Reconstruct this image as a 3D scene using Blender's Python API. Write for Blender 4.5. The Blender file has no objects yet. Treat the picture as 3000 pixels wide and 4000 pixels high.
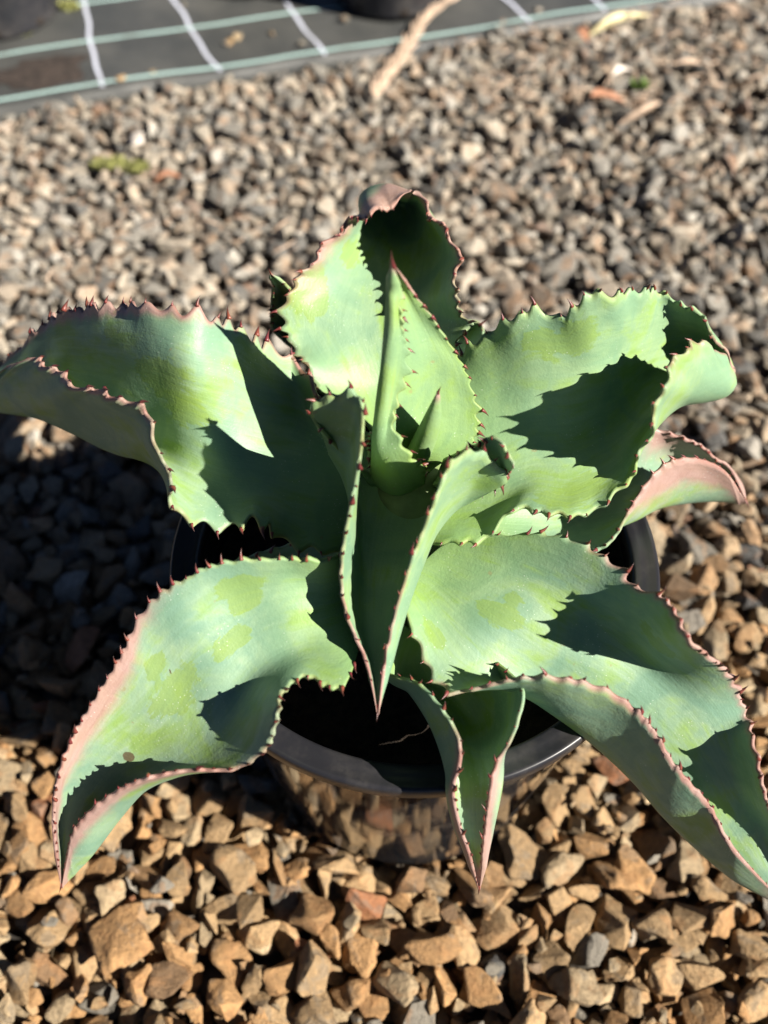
import bpy, bmesh, math, random
import numpy as np
from mathutils import Vector, Matrix, Euler, noise

random.seed(7)
RNG = np.random.default_rng(11)
SC = bpy.context.scene
COL = SC.collection
R = math.radians

# ------------------------------------------------------------------ camera
CAM_LOC = np.array([-0.0156, -0.2698, 0.642])
PITCH = R(55.0)                 # looking down from the horizontal
FPX = 3800.0                    # focal length in photo pixels (3000 x 4000)
cam = bpy.data.cameras.new('camera')
cam.sensor_fit = 'VERTICAL'
cam.sensor_height = 36.0
cam.lens = 36.0 * FPX / 4000.0
cam.clip_start = 0.01
cam.clip_end = 200.0
cam.dof.use_dof = True
cam.dof.focus_distance = 0.455
cam.dof.aperture_fstop = cam.lens / 6.6
camo = bpy.data.objects.new('camera', cam)
camo.location = CAM_LOC
camo.rotation_euler = (math.pi / 2 - PITCH, 0, 0)
COL.objects.link(camo)
SC.camera = camo

# ------------------------------------------------------------------ light
SUN_EL = R(38.5)
SUN_DIR = np.array([1.0, -0.45])           # ground direction towards the sun
SUN_DIR = SUN_DIR / np.linalg.norm(SUN_DIR)
world = bpy.data.worlds.new('World')
SC.world = world
world.use_nodes = True
wn = world.node_tree
bg = wn.nodes['Background']
sky = wn.nodes.new('ShaderNodeTexSky')
sky.sky_type = 'NISHITA'
sky.sun_disc = False
sky.air_density = 0.2
sky.dust_density = 0.0
sky.sun_elevation = SUN_EL
sky.sun_rotation = math.atan2(SUN_DIR[0], SUN_DIR[1])
wn.links.new(sky.outputs[0], bg.inputs[0])
bg.inputs[1].default_value = 0.05
sun = bpy.data.lights.new('sun', 'SUN')
sun.energy = 5.0
sun.angle = R(0.53)
sun.color = (1.0, 0.94, 0.84)
suno = bpy.data.objects.new('sun', sun)
sv = Vector((SUN_DIR[0] * math.cos(SUN_EL), SUN_DIR[1] * math.cos(SUN_EL), math.sin(SUN_EL)))
suno.rotation_euler = sv.to_track_quat('Z', 'Y').to_euler()
suno.location = sv * 5
COL.objects.link(suno)
vs = SC.view_settings
vs.view_transform = 'Standard'
vs.look = 'None'
vs.exposure = 1.5
vs.gamma = 1.0
vs.use_curve_mapping = False

# ------------------------------------------------------------------ helpers
_fw = np.array([0, math.cos(PITCH), -math.sin(PITCH)])
_rt = np.array([1.0, 0, 0])
_up = np.cross(_rt, _fw)
RIM_Z = 0.22                                # height of the pot's rim above the gravel

def S(px, py, z=0.0):
    """photo pixel -> point at world height z"""
    d = _fw + _rt * (px - 1500) / FPX + _up * (2000 - py) / FPX
    return CAM_LOC + d * (z - CAM_LOC[2]) / d[2]

def project(P):
    d = np.asarray(P) - CAM_LOC
    z = d @ _fw
    return np.stack([1500 + FPX * (d @ _rt) / z, 2000 - FPX * (d @ _up) / z, z], -1)

def tag(o, label=None, cat=None, group=None, kind=None):
    if label: o['label'] = label
    if cat: o['category'] = cat
    if group: o['group'] = group
    if kind: o['kind'] = kind
    return o

def link(name, me, mat=None, parent=None):
    o = bpy.data.objects.new(name, me)
    COL.objects.link(o)
    if mat is not None and me is not None and not me.materials:
        me.materials.append(mat)
    if parent: o.parent = parent
    return o

def empty(name, loc=(0, 0, 0), rz=0.0):
    o = bpy.data.objects.new(name, None)
    o.empty_display_size = 0.02
    o.location = loc
    o.rotation_euler = (0, 0, rz)
    COL.objects.link(o)
    return o

def mesh(name, V, F, smooth=True):
    me = bpy.data.meshes.new(name)
    me.from_pydata([tuple(map(float, v)) for v in V], [], [tuple(map(int, f)) for f in F])
    if smooth:
        me.polygons.foreach_set('use_smooth', [True] * len(me.polygons))
    me.update()
    return me

def lathe(prof, n=96, closed=False):
    V, F = [], []
    m = len(prof)
    for i in range(n):
        a = 2 * math.pi * i / n
        for r, z in prof:
            V.append((r * math.cos(a), r * math.sin(a), z))
    for i in range(n):
        j = (i + 1) % n
        for k in range(m - 1 + (1 if closed else 0)):
            l = (k + 1) % m
            F.append((i * m + k, j * m + k, j * m + l, i * m + l))
    return V, F

def tube(P, rad, n=8, flat=1.0):
    """tapered tube along points P"""
    P = np.asarray(P, float)
    rad = np.broadcast_to(np.asarray(rad, float), (len(P),))
    T = np.gradient(P, axis=0)
    T /= np.linalg.norm(T, axis=1)[:, None] + 1e-12
    a = np.cross(T, [0, 0, 1.0])
    bad = np.linalg.norm(a, axis=1) < 1e-3
    a[bad] = [1, 0, 0]
    a /= np.linalg.norm(a, axis=1)[:, None]
    b = np.cross(T, a)
    V, F = [], []
    for i in range(len(P)):
        for k in range(n):
            t = 2 * math.pi * k / n
            V.append(P[i] + rad[i] * (a[i] * math.cos(t) + b[i] * math.sin(t) * flat))
    for i in range(len(P) - 1):
        for k in range(n):
            l = (k + 1) % n
            F.append((i * n + k, i * n + l, (i + 1) * n + l, (i + 1) * n + k))
    F.append(tuple(range(n))[::-1])
    F.append(tuple((len(P) - 1) * n + k for k in range(n)))
    return V, F

# ------------------------------------------------------------------ materials
class NT:
    def __init__(self, name):
        self.m = bpy.data.materials.new(name)
        self.m.use_nodes = True
        self.t = self.m.node_tree
        self.b = self.t.nodes['Principled BSDF']
        self.out = self.t.nodes['Material Output']
    def n(self, typ, **kw):
        nd = self.t.nodes.new('ShaderNode' + typ)
        for k, v in kw.items(): setattr(nd, k, v)
        return nd
    def l(self, a, b): self.t.links.new(a, b)
    def set(self, sock, v):
        if hasattr(v, 'is_output') or isinstance(v, bpy.types.NodeSocket): self.l(v, sock)
        else: sock.default_value = v
    def attr(self, name, out='Fac'):
        return self.n('Attribute', attribute_name=name).outputs[out]
    def coord(self, out='Object'):
        return self.n('TexCoord').outputs[out]
    def noise(self, vec, scale, detail=4, rough=0.55, dist=0.0, out=0):
        nd = self.n('TexNoise')
        self.set(nd.inputs['Vector'], vec)
        nd.inputs['Scale'].default_value = scale
        nd.inputs['Detail'].default_value = detail
        nd.inputs['Roughness'].default_value = rough
        nd.inputs['Distortion'].default_value = dist
        return nd.outputs[out]
    def math(self, op, a, b=0.0, c=0.0):
        nd = self.n('Math', operation=op)
        self.set(nd.inputs[0], a); self.set(nd.inputs[1], b); self.set(nd.inputs[2], c)
        return nd.outputs[0]
    def ramp(self, v, lo, hi, a=0.0, b=1.0):
        nd = self.n('MapRange', interpolation_type='SMOOTHSTEP')
        self.set(nd.inputs[0], v)
        for i, x in enumerate((lo, hi, a, b)): self.set(nd.inputs[i + 1], x)
        return nd.outputs[0]
    def mix(self, f, a, b, mode='MIX'):
        nd = self.n('Mix', data_type='RGBA', blend_type=mode)
        self.set(nd.inputs[0], f)
        for i, x in ((6, a), (7, b)):
            self.set(nd.inputs[i], x if not isinstance(x, tuple) else (*x, 1.0) if len(x) == 3 else x)
        return nd.outputs[2]
    def scale(self, vec, s):
        nd = self.n('Mapping'); self.set(nd.inputs[0], vec); nd.inputs['Scale'].default_value = s
        return nd.outputs[0]
    def bump(self, h, strength, dist):
        nd = self.n('Bump')
        nd.inputs['Strength'].default_value = strength
        nd.inputs['Distance'].default_value = dist
        self.set(nd.inputs['Height'], h)
        self.l(nd.outputs[0], self.b.inputs['Normal'])
        return nd
    def p(self, **kw):
        for k, v in kw.items():
            s = self.b.inputs[k.replace('_', ' ')]
            if isinstance(v, tuple) and len(v) == 3 and s.type == 'RGBA': v = (*v, 1.0)
            self.set(s, v)

def simple(name, col, rough=0.6, var=0.25, scale=60.0, bump=0.0, bdist=0.001, spec=0.4):
    t = NT(name)
    c = t.coord()
    nz = t.noise(c, scale, 5)
    t.p(Base_Color=t.mix(t.ramp(nz, .3, .7), tuple(x * (1 - var) for x in col), tuple(min(1, x * (1 + var)) for x in col)),
        Roughness=rough)
    t.b.inputs['Specular IOR Level'].default_value = spec
    if bump: t.bump(t.noise(c, scale * 4, 6), bump, bdist)
    return t.m

def mat_leaf():
    t = NT('agave_leaf')
    c = t.coord()
    edge, us, blo, pink, yel = (t.attr(a) for a in ('edge', 'along', 'blotch', 'pink', 'rimline'))
    lv = t.attr('leafvec', 'Vector')                 # (along, across) in metres: fibres follow the leaf
    fine = t.noise(t.scale(lv, (25, 420, 1)), 1.0, 4, .6)
    cloud = t.noise(c, 30, 4, .6, .6)
    cloud2 = t.noise(c, 95, 4, .6, .4)
    bloom = t.mix(t.ramp(cloud, .32, .68), (0.130, 0.225, 0.160), (0.245, 0.335, 0.210))
    streak = t.noise(t.scale(lv, (28, 110, 1)), 1.0, 5, .6, .8)
    green = t.mix(cloud2, (0.115, 0.215, 0.020), (0.215, 0.315, 0.040))
    worn = t.ramp(t.math('ADD', t.math('MULTIPLY', streak, .7), cloud), .82, 1.08, 0, .75)
    col = t.mix(worn, bloom, green)
    # rubbed-off bloom: sharp, ragged blotches
    bn = t.noise(t.scale(lv, (70, 330, 1)), 1.0, 5, .7, .5)
    bl = t.ramp(t.math('ADD', blo, t.math('MULTIPLY', t.math('SUBTRACT', t.mix(.5, bn, cloud2), .5), 1.5)), .46, .55)
    col = t.mix(t.math('MULTIPLY', bl, .62), col, (0.165, 0.24, 0.03))
    # greener and fresher towards the base
    col = t.mix(t.ramp(us, .02, .30, .65, 0), col, (0.17, 0.28, 0.06))
    col = t.mix(t.math('MULTIPLY', t.attr('young'), t.ramp(cloud, .25, .6, .6, 1)), col, t.mix(streak, (0.13, 0.24, 0.040), (0.23, 0.34, 0.085)))
    col = t.mix(t.ramp(fine, .25, .75, 0, .30), col, (0.11, 0.19, 0.10), 'MIX')
    # pigment of the margins
    pk = t.ramp(t.math('ADD', pink, t.math('MULTIPLY', t.math('SUBTRACT', cloud2, .5), .5)), .2, .75)
    col = t.mix(t.math('MULTIPLY', pk, .9), col, t.mix(bn, (0.225, 0.112, 0.092), (0.370, 0.245, 0.225)))
    col = t.mix(t.math('MULTIPLY', yel, t.ramp(t.noise(c, 75, 3), .38, .62, .1, .8)), col, t.mix(t.ramp(t.math('ADD', pink, t.math('MULTIPLY', cloud, .8)), .45, .85), (0.23, 0.27, 0.06), (0.17, 0.05, 0.035)))
    # specks of lime dust
    vor = t.n('TexVoronoi'); t.set(vor.inputs['Vector'], c); vor.inputs['Scale'].default_value = 520
    sp = t.math('MULTIPLY', t.math('LESS_THAN', vor.outputs['Distance'], .13), t.ramp(t.noise(c, 45, 2), .5, .64))
    col = t.mix(t.math('MULTIPLY', sp, .55), col, (0.5, 0.54, 0.47))
    # small corky scars
    sc = t.ramp(t.noise(c, 130, 2, .5), .735, .77)
    col = t.mix(t.math('MULTIPLY', sc, .5), col, (0.20, 0.17, 0.08))
    sr = t.ramp(t.math('ADD', t.attr('scar'), t.math('MULTIPLY', t.math('SUBTRACT', bn, .5), .5)), .45, .65)
    col = t.mix(t.math('MULTIPLY', sr, .85), col, t.mix(cloud2, (0.025, 0.018, 0.012), (0.12, 0.065, 0.030)))
    t.p(Base_Color=col, Roughness=t.ramp(bl, 0, 1, .50, .47))
    t.b.inputs['Specular IOR Level'].default_value = .30
    h = t.math('ADD', t.math('MULTIPLY', fine, .5), t.math('MULTIPLY', t.noise(c, 900, 3), .35))
    h = t.math('ADD', h, t.math('MULTIPLY', cloud2, 1.2))
    t.bump(h, .35, .0009)
    return t.m

def mat_tooth():
    t = NT('agave_tooth')
    z = t.n('SeparateXYZ'); t.l(t.coord('Generated'), z.inputs[0])
    rnd = t.n('ObjectInfo').outputs['Random']
    a = t.mix(rnd, (0.16, 0.045, 0.025), (0.115, 0.018, 0.022))
    t.p(Base_Color=t.mix(t.ramp(z.outputs[2], .15, 1.0), a, (0.045, 0.016, 0.013)), Roughness=.42)
    return t.m

def mat_stone():
    t = NT('gravel_stone')
    c = t.coord('Object')
    g = t.n('NewGeometry').outputs['Position']
    col = t.attr('stonecol', 'Color')
    big = t.noise(g, 62, 3, .55, .5)
    grain = t.noise(g, 850, 5, .7)
    mid = t.noise(g, 260, 4, .6)
    rust = t.mix(.5, col, (0.30, 0.15, 0.06))
    grey = t.mix(.55, col, (0.15, 0.135, 0.11))
    k = t.mix(t.ramp(big, .54, .62, 0, .8), col, rust)
    k = t.mix(t.ramp(big, .44, .36, 0, .75), k, grey)
    k = t.mix(t.ramp(mid, .2, .8), t.mix(.45, k, (0.03, 0.025, 0.02)), k)
    k = t.mix(t.ramp(grain, .62, .8, 0, .35), k, (0.45, 0.37, 0.27))
    k = t.mix(t.ramp(grain, .40, .28, 0, .45), k, (0.05, 0.04, 0.035))
    t.p(Base_Color=k, Roughness=.85)
    t.b.inputs['Specular IOR Level'].default_value = .25
    h = t.math('ADD', t.math('MULTIPLY', mid, 1.4), t.math('MULTIPLY', grain, .55))
    t.bump(h, .9, .0018)
    return t.m

def mat_gravel_floor():
    t = NT('gravel_floor')
    g = t.n('NewGeometry').outputs['Position']
    v = t.n('TexVoronoi'); t.set(v.inputs['Vector'], g); v.inputs['Scale'].default_value = 48
    tone = t.n('SeparateColor'); t.l(v.outputs['Color'], tone.inputs[0])
    col = t.mix(tone.outputs[0], (0.10, 0.085, 0.07), (0.24, 0.19, 0.135))
    col = t.mix(t.ramp(v.outputs['Distance'], .35, .6), col, (0.03, 0.025, 0.02))
    t.p(Base_Color=col, Roughness=.95)
    t.bump(t.math('SUBTRACT', 1.0, v.outputs['Distance']), .8, .012)
    return t.m

def mat_weed_mat():
    t = NT('woven_weed_mat')
    c = t.coord('Object')
    w1 = t.n('TexWave', wave_type='BANDS', bands_direction='X'); t.set(w1.inputs[0], c); w1.inputs['Scale'].default_value = 110
    w2 = t.n('TexWave', wave_type='BANDS', bands_direction='Y'); t.set(w2.inputs[0], c); w2.inputs['Scale'].default_value = 140
    wv = t.math('MULTIPLY', w1.outputs['Fac'], w2.outputs['Fac'])
    dust = t.noise(c, 9, 6, .65)
    col = t.mix(t.ramp(dust, .35, .75), (0.030, 0.032, 0.032), (0.068, 0.067, 0.062))
    col = t.mix(t.math('MULTIPLY', wv, .25), col, (0.14, 0.14, 0.13))
    t.p(Base_Color=col, Roughness=.55)
    t.bump(wv, .4, .0006)
    return t.m

def mat_stripe(name, a, b):
    t = NT(name)
    c = t.coord('Object')
    w = t.n('TexWave', wave_type='BANDS', bands_direction='X'); t.set(w.inputs[0], c); w.inputs['Scale'].default_value = 130
    k = t.mix(w.outputs['Fac'], a, b)
    k = t.mix(t.ramp(t.noise(c, 14, 5), .5, .75, 0, .5), k, (0.12, 0.115, 0.10))
    t.p(Base_Color=k, Roughness=.6)
    return t.m

def mat_pot(name, base=(0.016, 0.016, 0.018), rough=.07, dust=.6):
    t = NT(name)
    c = t.coord('Object')
    d = t.ramp(t.noise(c, 38, 6, .7), .45, .8, 0, dust)
    scr = t.ramp(t.noise(t.scale(c, (30, 30, 400)), 1.0, 4, .7), .62, .8, 0, .25)
    t.p(Base_Color=t.mix(t.math('MULTIPLY', d, .2), base, (0.30, 0.27, 0.23)),
        Roughness=t.math('ADD', t.math('MULTIPLY', d, .22), t.math('ADD', scr, rough)))
    t.b.inputs['Specular IOR Level'].default_value = .36
    t.bump(t.noise(c, 60, 2), .03, .0006)
    return t.m

M = dict(leaf=mat_leaf(), tooth=mat_tooth(), stone=mat_stone(), floor=mat_gravel_floor(), mat=mat_weed_mat(),
         pot=mat_pot('black_pot_plastic'), rim=mat_pot('black_rim_plastic', (0.014, 0.014, 0.017), .32, .4),
         oldpot=mat_pot('old_pot_plastic', (0.022, 0.022, 0.026), .34, 1.0),
         soil=simple('potting_mix', (0.022, 0.015, 0.010), .95, .6, 220, .8, .003),
         teal=mat_stripe('teal_stripe', (0.26, 0.40, 0.38), (0.40, 0.52, 0.49)),
         white=mat_stripe('white_stripe', (0.40, 0.42, 0.50), (0.52, 0.54, 0.62)),
         straw=simple('dry_straw', (0.40, 0.295, 0.215), .8, .3, 120),
         pale=simple('dry_pale_leaf', (0.60, 0.52, 0.30), .7, .2, 90),
         rust=simple('rusty_leaf', (0.27, 0.13, 0.075), .7, .3, 90),
         white_chip=simple('white_chip', (0.62, 0.55, 0.48), .6, .12, 100),
         moss=simple('moss', (0.22, 0.225, 0.075), .9, .45, 150),
         weed=simple('weed_green', (0.13, 0.20, 0.05), .6, .3, 120),
         dirt=simple('spilt_soil', (0.035, 0.025, 0.020), .95, .5, 150, .8, .004))

# ------------------------------------------------------------------ ground
GROUND_Z = -0.032
V = [(-30, -30, GROUND_Z), (30, -30, GROUND_Z), (30, 30, GROUND_Z), (-30, 30, GROUND_Z)]
ground = tag(link('gravel_ground', mesh('gravel_ground', V, [(0, 1, 2, 3)], False), M['floor']), kind='structure')

# weed mat: a straight edge fitted to the photograph
E0 = np.array([-0.451, 0.738]); E1 = np.array([0.375, 0.972])
MU = (E1 - E0) / np.linalg.norm(E1 - E0)
MN = np.array([-MU[1], MU[0]])
MAT_Z = 0.004

def mat_side(p):                            # >0 on the mat
    return (np.asarray(p) - E0) @ MN

def lib_stone(seed, bev, segs, fine=False):
    r = random.Random(seed)
    bm = bmesh.new()
    n = r.randint(8, 13)
    pts = []
    e = r.uniform(.65, 1.05)
    for i in range(n):
        v = Vector((r.gauss(0, 1), r.gauss(0, 1), r.gauss(0, 1))).normalized()
        v = Vector([math.copysign(abs(q) ** e, q) for q in v])
        pts.append(bm.verts.new(v * r.uniform(.72, 1.0)))
    res = bmesh.ops.convex_hull(bm, input=pts)
    junk = [g for g in res['geom_interior'] if isinstance(g, bmesh.types.BMVert)]
    bmesh.ops.delete(bm, geom=list(set(junk)), context='VERTS')
    bmesh.ops.delete(bm, geom=[v for v in bm.verts if not v.link_faces], context='VERTS')
    bmesh.ops.dissolve_limit(bm, angle_limit=R(16), verts=bm.verts, edges=bm.edges)
    bmesh.ops.bevel(bm, geom=list(bm.edges), offset=bev, segments=segs, affect='EDGES', profile=.6, clamp_overlap=True)
    bmesh.ops.triangulate(bm, faces=bm.faces)
    bmesh.ops.recalc_face_normals(bm, faces=bm.faces)
    if fine:
        bmesh.ops.subdivide_edges(bm, edges=[e for e in bm.edges if e.calc_length() > .16], cuts=2, use_grid_fill=True)
        bmesh.ops.triangulate(bm, faces=bm.faces)
        bm.normal_update()
        o_ = Vector((seed * .37, seed * .11, 0))
        mv = [(v, v.normal * (.10 * noise.fractal(v.co * 1.7 + o_, 1.0, 2.0, 3) + .045 * noise.noise(v.co * 6 + o_))) for v in bm.verts]
        for v, d in mv: v.co += d
    bm.verts.index_update()
    V = np.array([v.co for v in bm.verts]); F = np.array([[v.index for v in f.verts] for f in bm.faces])
    bm.free()
    V -= (V.max(0) + V.min(0)) / 2
    V /= np.abs(V).max(0)
    fn = np.cross(V[F[:, 1]] - V[F[:, 0]], V[F[:, 2]] - V[F[:, 0]])
    N = np.zeros_like(V)
    ar = np.linalg.norm(fn, axis=1)[:, None]
    for k in range(3): np.add.at(N, F[:, k], fn * ar ** .6)
    return V, F, N / (np.linalg.norm(N, axis=1)[:, None] + 1e-12)

LIB_NEAR = [lib_stone(100 + i, .17, 2) for i in range(36)]
LIB_FINE = [lib_stone(500 + i, .15, 2, True) for i in range(40)]
LIB_FAR = [lib_stone(300 + i, .12, 1) for i in range(24)]

# stones are dropped one by one onto a height field
X0, X1, Y0, Y1, CELL = -0.80, 0.80, -0.42, 1.16, 0.003
nx, ny = int((X1 - X0) / CELL), int((Y1 - Y0) / CELL)
HF = np.full((nx, ny), GROUND_Z)
OWN = np.full((nx, ny), -1, int)
STONES = []
POT_FLOOR = -.0092                            # stones under the pot stay below this height of the raw field

def drop(size, tries, ya, yb, flat=1.0):
    best = None
    a = size / 2; b = a * RNG.uniform(.48, .9); cc = min(b * RNG.uniform(.55, .95), .011) * flat
    th = RNG.uniform(0, math.pi)
    k = int(a / CELL) + 1
    gx, gy = np.meshgrid(np.arange(-k, k + 1) * CELL, np.arange(-k, k + 1) * CELL, indexing='ij')
    lx = gx * math.cos(th) + gy * math.sin(th); ly = -gx * math.sin(th) + gy * math.cos(th)
    rr = (lx / a) ** 2 + (ly / b) ** 2
    m = rr < 1.0
    if m.sum() < 3: m = rr <= rr.min() + .5
    for _ in range(tries):
        y = RNG.uniform(ya, yb); xr = .50 + .2 * max(y, 0); x = RNG.uniform(-xr, xr)
        if mat_side((x, y)) > -.004 + .2 * a: continue
        i = int((x - X0) / CELL); j = int((y - Y0) / CELL)
        w = HF[i - k:i + k + 1, j - k:j + k + 1]
        if w.shape != m.shape: continue
        mh = w[m].mean() + .6 * w[m].std()
        if math.hypot(x, y) < .094 + a * .8 and w[m].max() + 1.7 * cc > POT_FLOOR: continue
        if best is None or mh < best[0]: best = (mh, x, y, i, j)
    if best is None: return
    mh, x, y, i, j = best
    w = HF[i - k:i + k + 1, j - k:j + k + 1]
    h = w[m]; mean = h.mean()
    xs, ys = gx[m], gy[m]
    sx = float((xs * (h - mean)).sum() / ((xs ** 2).sum() + 1e-9)); sy = float((ys * (h - mean)).sum() / ((ys ** 2).sum() + 1e-9))
    sx = float(np.clip(sx, -.6, .6)); sy = float(np.clip(sy, -.6, .6))
    res = h - mean - sx * xs - sy * ys
    z = mean + cc * .62 + .55 * max(res.max(), 0)
    top = z + sx * gx + sy * gy + cc * np.sqrt(np.clip(1 - rr * .9, 0, 1)) * .85
    up = m & (top > w)
    w[up] = top[up]
    OWN[i - k:i + k + 1, j - k:j + k + 1][up] = len(STONES)
    STONES.append((x, y, z, a, b, cc, th, sx, sy))

for ya, yb, mean, n1, n2, n3 in ((-.36, .17, .0205, 2250, 2250, 1100), (.15, .52, .0190, 1900, 1900, 900), (.50, 1.10, .0160, 3100, 3100, 1200)):
    for i in range(n1): drop(float(np.clip(RNG.normal(mean, mean * .28), .009, .042)), 6, ya, yb)
    for i in range(n2): drop(float(np.clip(RNG.normal(mean, mean * .34), .008, .046)), 8, ya, yb)
    for i in range(n3): drop(float(np.clip(RNG.normal(.0095, .003), .0045, .016)), 3, ya, yb)
inside = OWN >= 0
LEVEL = float(np.percentile(HF[inside], 70))
for v in ground.data.vertices: v.co.z = GROUND_Z - LEVEL

PAL = {'tan': (0.325, 0.215, 0.110), 'ochre': (0.34, 0.195, 0.085), 'sand': (0.33, 0.245, 0.145), 'brown': (0.19, 0.115, 0.060),
       'rust': (0.28, 0.120, 0.055), 'grey': (0.180, 0.160, 0.130), 'slate': (0.085, 0.085, 0.085), 'pale': (0.32, 0.285, 0.235)}
KEYS = list(PAL)
NEARP = np.array([.40, .25, .19, .06, .015, .07, .005, .01]); FARP = np.array([.13, .03, .25, .05, .01, .29, .13, .11])

def stone_arrays(idx, fine=False):
    x, y, z, a, b, cc, th, sx, sy = STONES[idx]
    r = np.random.default_rng(5000 + idx)
    near = y < .17 and a > .007
    L = LIB_FINE if fine else (LIB_NEAR if near else LIB_FAR)
    Vn, F, N = L[r.integers(len(L))]
    flip = Matrix.Rotation(r.choice([0, math.pi]), 3, 'X')
    s = np.array([a, b, cc])
    tw = math.atan
    Rm = Euler((tw(sy) + r.normal(0, .24), -tw(sx) + r.normal(0, .24), 0)).to_matrix() @ Matrix.Rotation(th, 3, 'Z')
    Rm = np.array(Rm); Fl = np.array(flip)
    P = (Vn @ Fl.T) * s * 1.06
    nn = (N @ Fl.T) / s
    nn /= np.linalg.norm(nn, axis=1)[:, None]
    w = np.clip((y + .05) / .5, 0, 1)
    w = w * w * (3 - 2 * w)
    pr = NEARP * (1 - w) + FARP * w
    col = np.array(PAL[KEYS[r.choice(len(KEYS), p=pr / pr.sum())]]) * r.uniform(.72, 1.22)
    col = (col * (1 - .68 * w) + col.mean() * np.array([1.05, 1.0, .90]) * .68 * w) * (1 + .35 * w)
    return P @ Rm.T, F, nn @ Rm.T, np.array([x, y, z - LEVEL]), col

def stone_mesh(name, V, F, N, C):
    me = bpy.data.meshes.new(name)
    me.vertices.add(len(V)); me.vertices.foreach_set('co', np.asarray(V, np.float32).ravel())
    me.loops.add(len(F) * 3); me.loops.foreach_set('vertex_index', np.asarray(F, np.int32).ravel())
    me.polygons.add(len(F)); me.polygons.foreach_set('loop_start', np.arange(0, len(F) * 3, 3, dtype=np.int32))
    me.polygons.foreach_set('use_smooth', np.ones(len(F), bool))
    me.update(calc_edges=True)
    at = me.attributes.new('stonecol', 'FLOAT_COLOR', 'POINT')
    at.data.foreach_set('color', np.concatenate([C, np.ones((len(C), 1))], 1).astype(np.float32).ravel())
    me.normals_split_custom_set_from_vertices(np.asarray(N, np.float32))
    me.materials.append(M['stone'])
    return me

cnt = np.bincount(OWN[inside], minlength=len(STONES))
cen = np.array([s[:3] for s in STONES]); cen[:, 2] -= LEVEL
pj = project(cen)
score = cnt / pj[:, 2] ** 2
out = (pj[:, 0] < -40) | (pj[:, 0] > 3040) | (pj[:, 1] < 0) | (pj[:, 1] > 4050)
hid = ((pj[:, 1] > 1850) & (pj[:, 1] < 3080) & (pj[:, 0] > 560) & (pj[:, 0] < 2560)) | \
      ((pj[:, 1] > 1000) & (pj[:, 1] < 2100) & (pj[:, 0] > 450) & (pj[:, 0] < 2500)) | \
      ((pj[:, 1] > 2200) & (pj[:, 1] < 3100) & (pj[:, 0] > 330) & (pj[:, 0] < 2850)) | \
      ((pj[:, 1] > 3000) & (pj[:, 1] < 3330) & (pj[:, 0] > 1300) & (pj[:, 0] < 2000))
score[out | hid] = 0
order = np.argsort(-score)
single = set(order[:300].tolist())
VV, FF, NN, CC, off = [], [], [], [], 0
for i in range(len(STONES)):
    V, F, N, loc, col = stone_arrays(i, i in single)
    if i in single:
        o = link('stone', stone_mesh('stone', V, F, N, np.tile(col, (len(V), 1))), None, ground)
        o.location = loc
    elif cnt[i] > 0:
        VV.append(V + loc); FF.append(F + off); NN.append(N); CC.append(np.tile(col, (len(V), 1))); off += len(V)
gr = link('gravel', stone_mesh('gravel', np.concatenate(VV), np.concatenate(FF), np.concatenate(NN), np.concatenate(CC)), None, ground)
gr['kind'] = 'stuff'

# ------------------------------------------------------------------ weed mat with woven stripes
mo = empty('weed_mat_tmp'); bpy.data.objects.remove(mo)
ang = math.atan2(MU[1], MU[0])
def local_mat(p):
    d = np.asarray(p)[:2] - E0
    return np.array([d @ MU, d @ MN])
nu, nv = 140, 60
V, F = [], []
rw = np.random.default_rng(3)
ph = rw.uniform(0, 6, 8)
def mat_h(u, v):
    return .0016 * math.sin(u * 9 + ph[0]) * math.sin(v * 7 + ph[1]) + .0010 * math.sin(u * 23 + v * 11 + ph[2])
us = np.linspace(-.9, 2.2, nu); vs_ = np.concatenate([[-.0035, -.002], np.linspace(0, 1.8, nv - 2)])
for a in us:
    for k, b in enumerate(vs_):
        wob = .0022 * math.sin(a * 13 + ph[3]) + .0012 * math.sin(a * 41 + ph[4])
        z = mat_h(a, b)
        if k == 0: z -= .016
        V.append((a, b + wob * math.exp(-max(b, 0) * 20), z))
for i in range(nu - 1):
    for j in range(nv - 1):
        F.append((i * nv + j, (i + 1) * nv + j, (i + 1) * nv + j + 1, i * nv + j + 1))
wm = tag(link('weed_mat', mesh('weed_mat', V, F), M['mat']), kind='structure')
wm.location = (E0[0], E0[1], MAT_Z); wm.rotation_euler = (0, 0, ang)

def stripe(pts, width, mat, wig=0.0, seed=0):
    pts = np.array([local_mat(p) for p in pts])
    d = np.linalg.norm(np.diff(pts, axis=0), axis=1); s = np.r_[0, np.cumsum(d)]
    n = max(8, int(s[-1] / .008))
    q = np.linspace(0, s[-1], n)
    P = np.stack([np.interp(q, s, pts[:, 0]), np.interp(q, s, pts[:, 1])], -1)
    T = np.gradient(P, axis=0); T /= np.linalg.norm(T, axis=1)[:, None]
    Nn = np.stack([-T[:, 1], T[:, 0]], -1)
    r = np.random.default_rng(seed)
    p1, p2 = r.uniform(0, 6, 2)
    P = P + Nn * (wig * (np.sin(q * 38 + p1) + .6 * np.sin(q * 91 + p2)))[:, None]
    V, F = [], []
    for i in range(n):
        for sgn in (-1, 1):
            e = P[i] + Nn[i] * sgn * width / 2
            V.append((e[0], e[1], mat_h(*P[i]) + .0009))
    for i in range(n - 1): F.append((2 * i, 2 * i + 1, 2 * i + 3, 2 * i + 2))
    return link('woven_stripe', mesh('woven_stripe', V, F), mat, wm)

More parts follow.
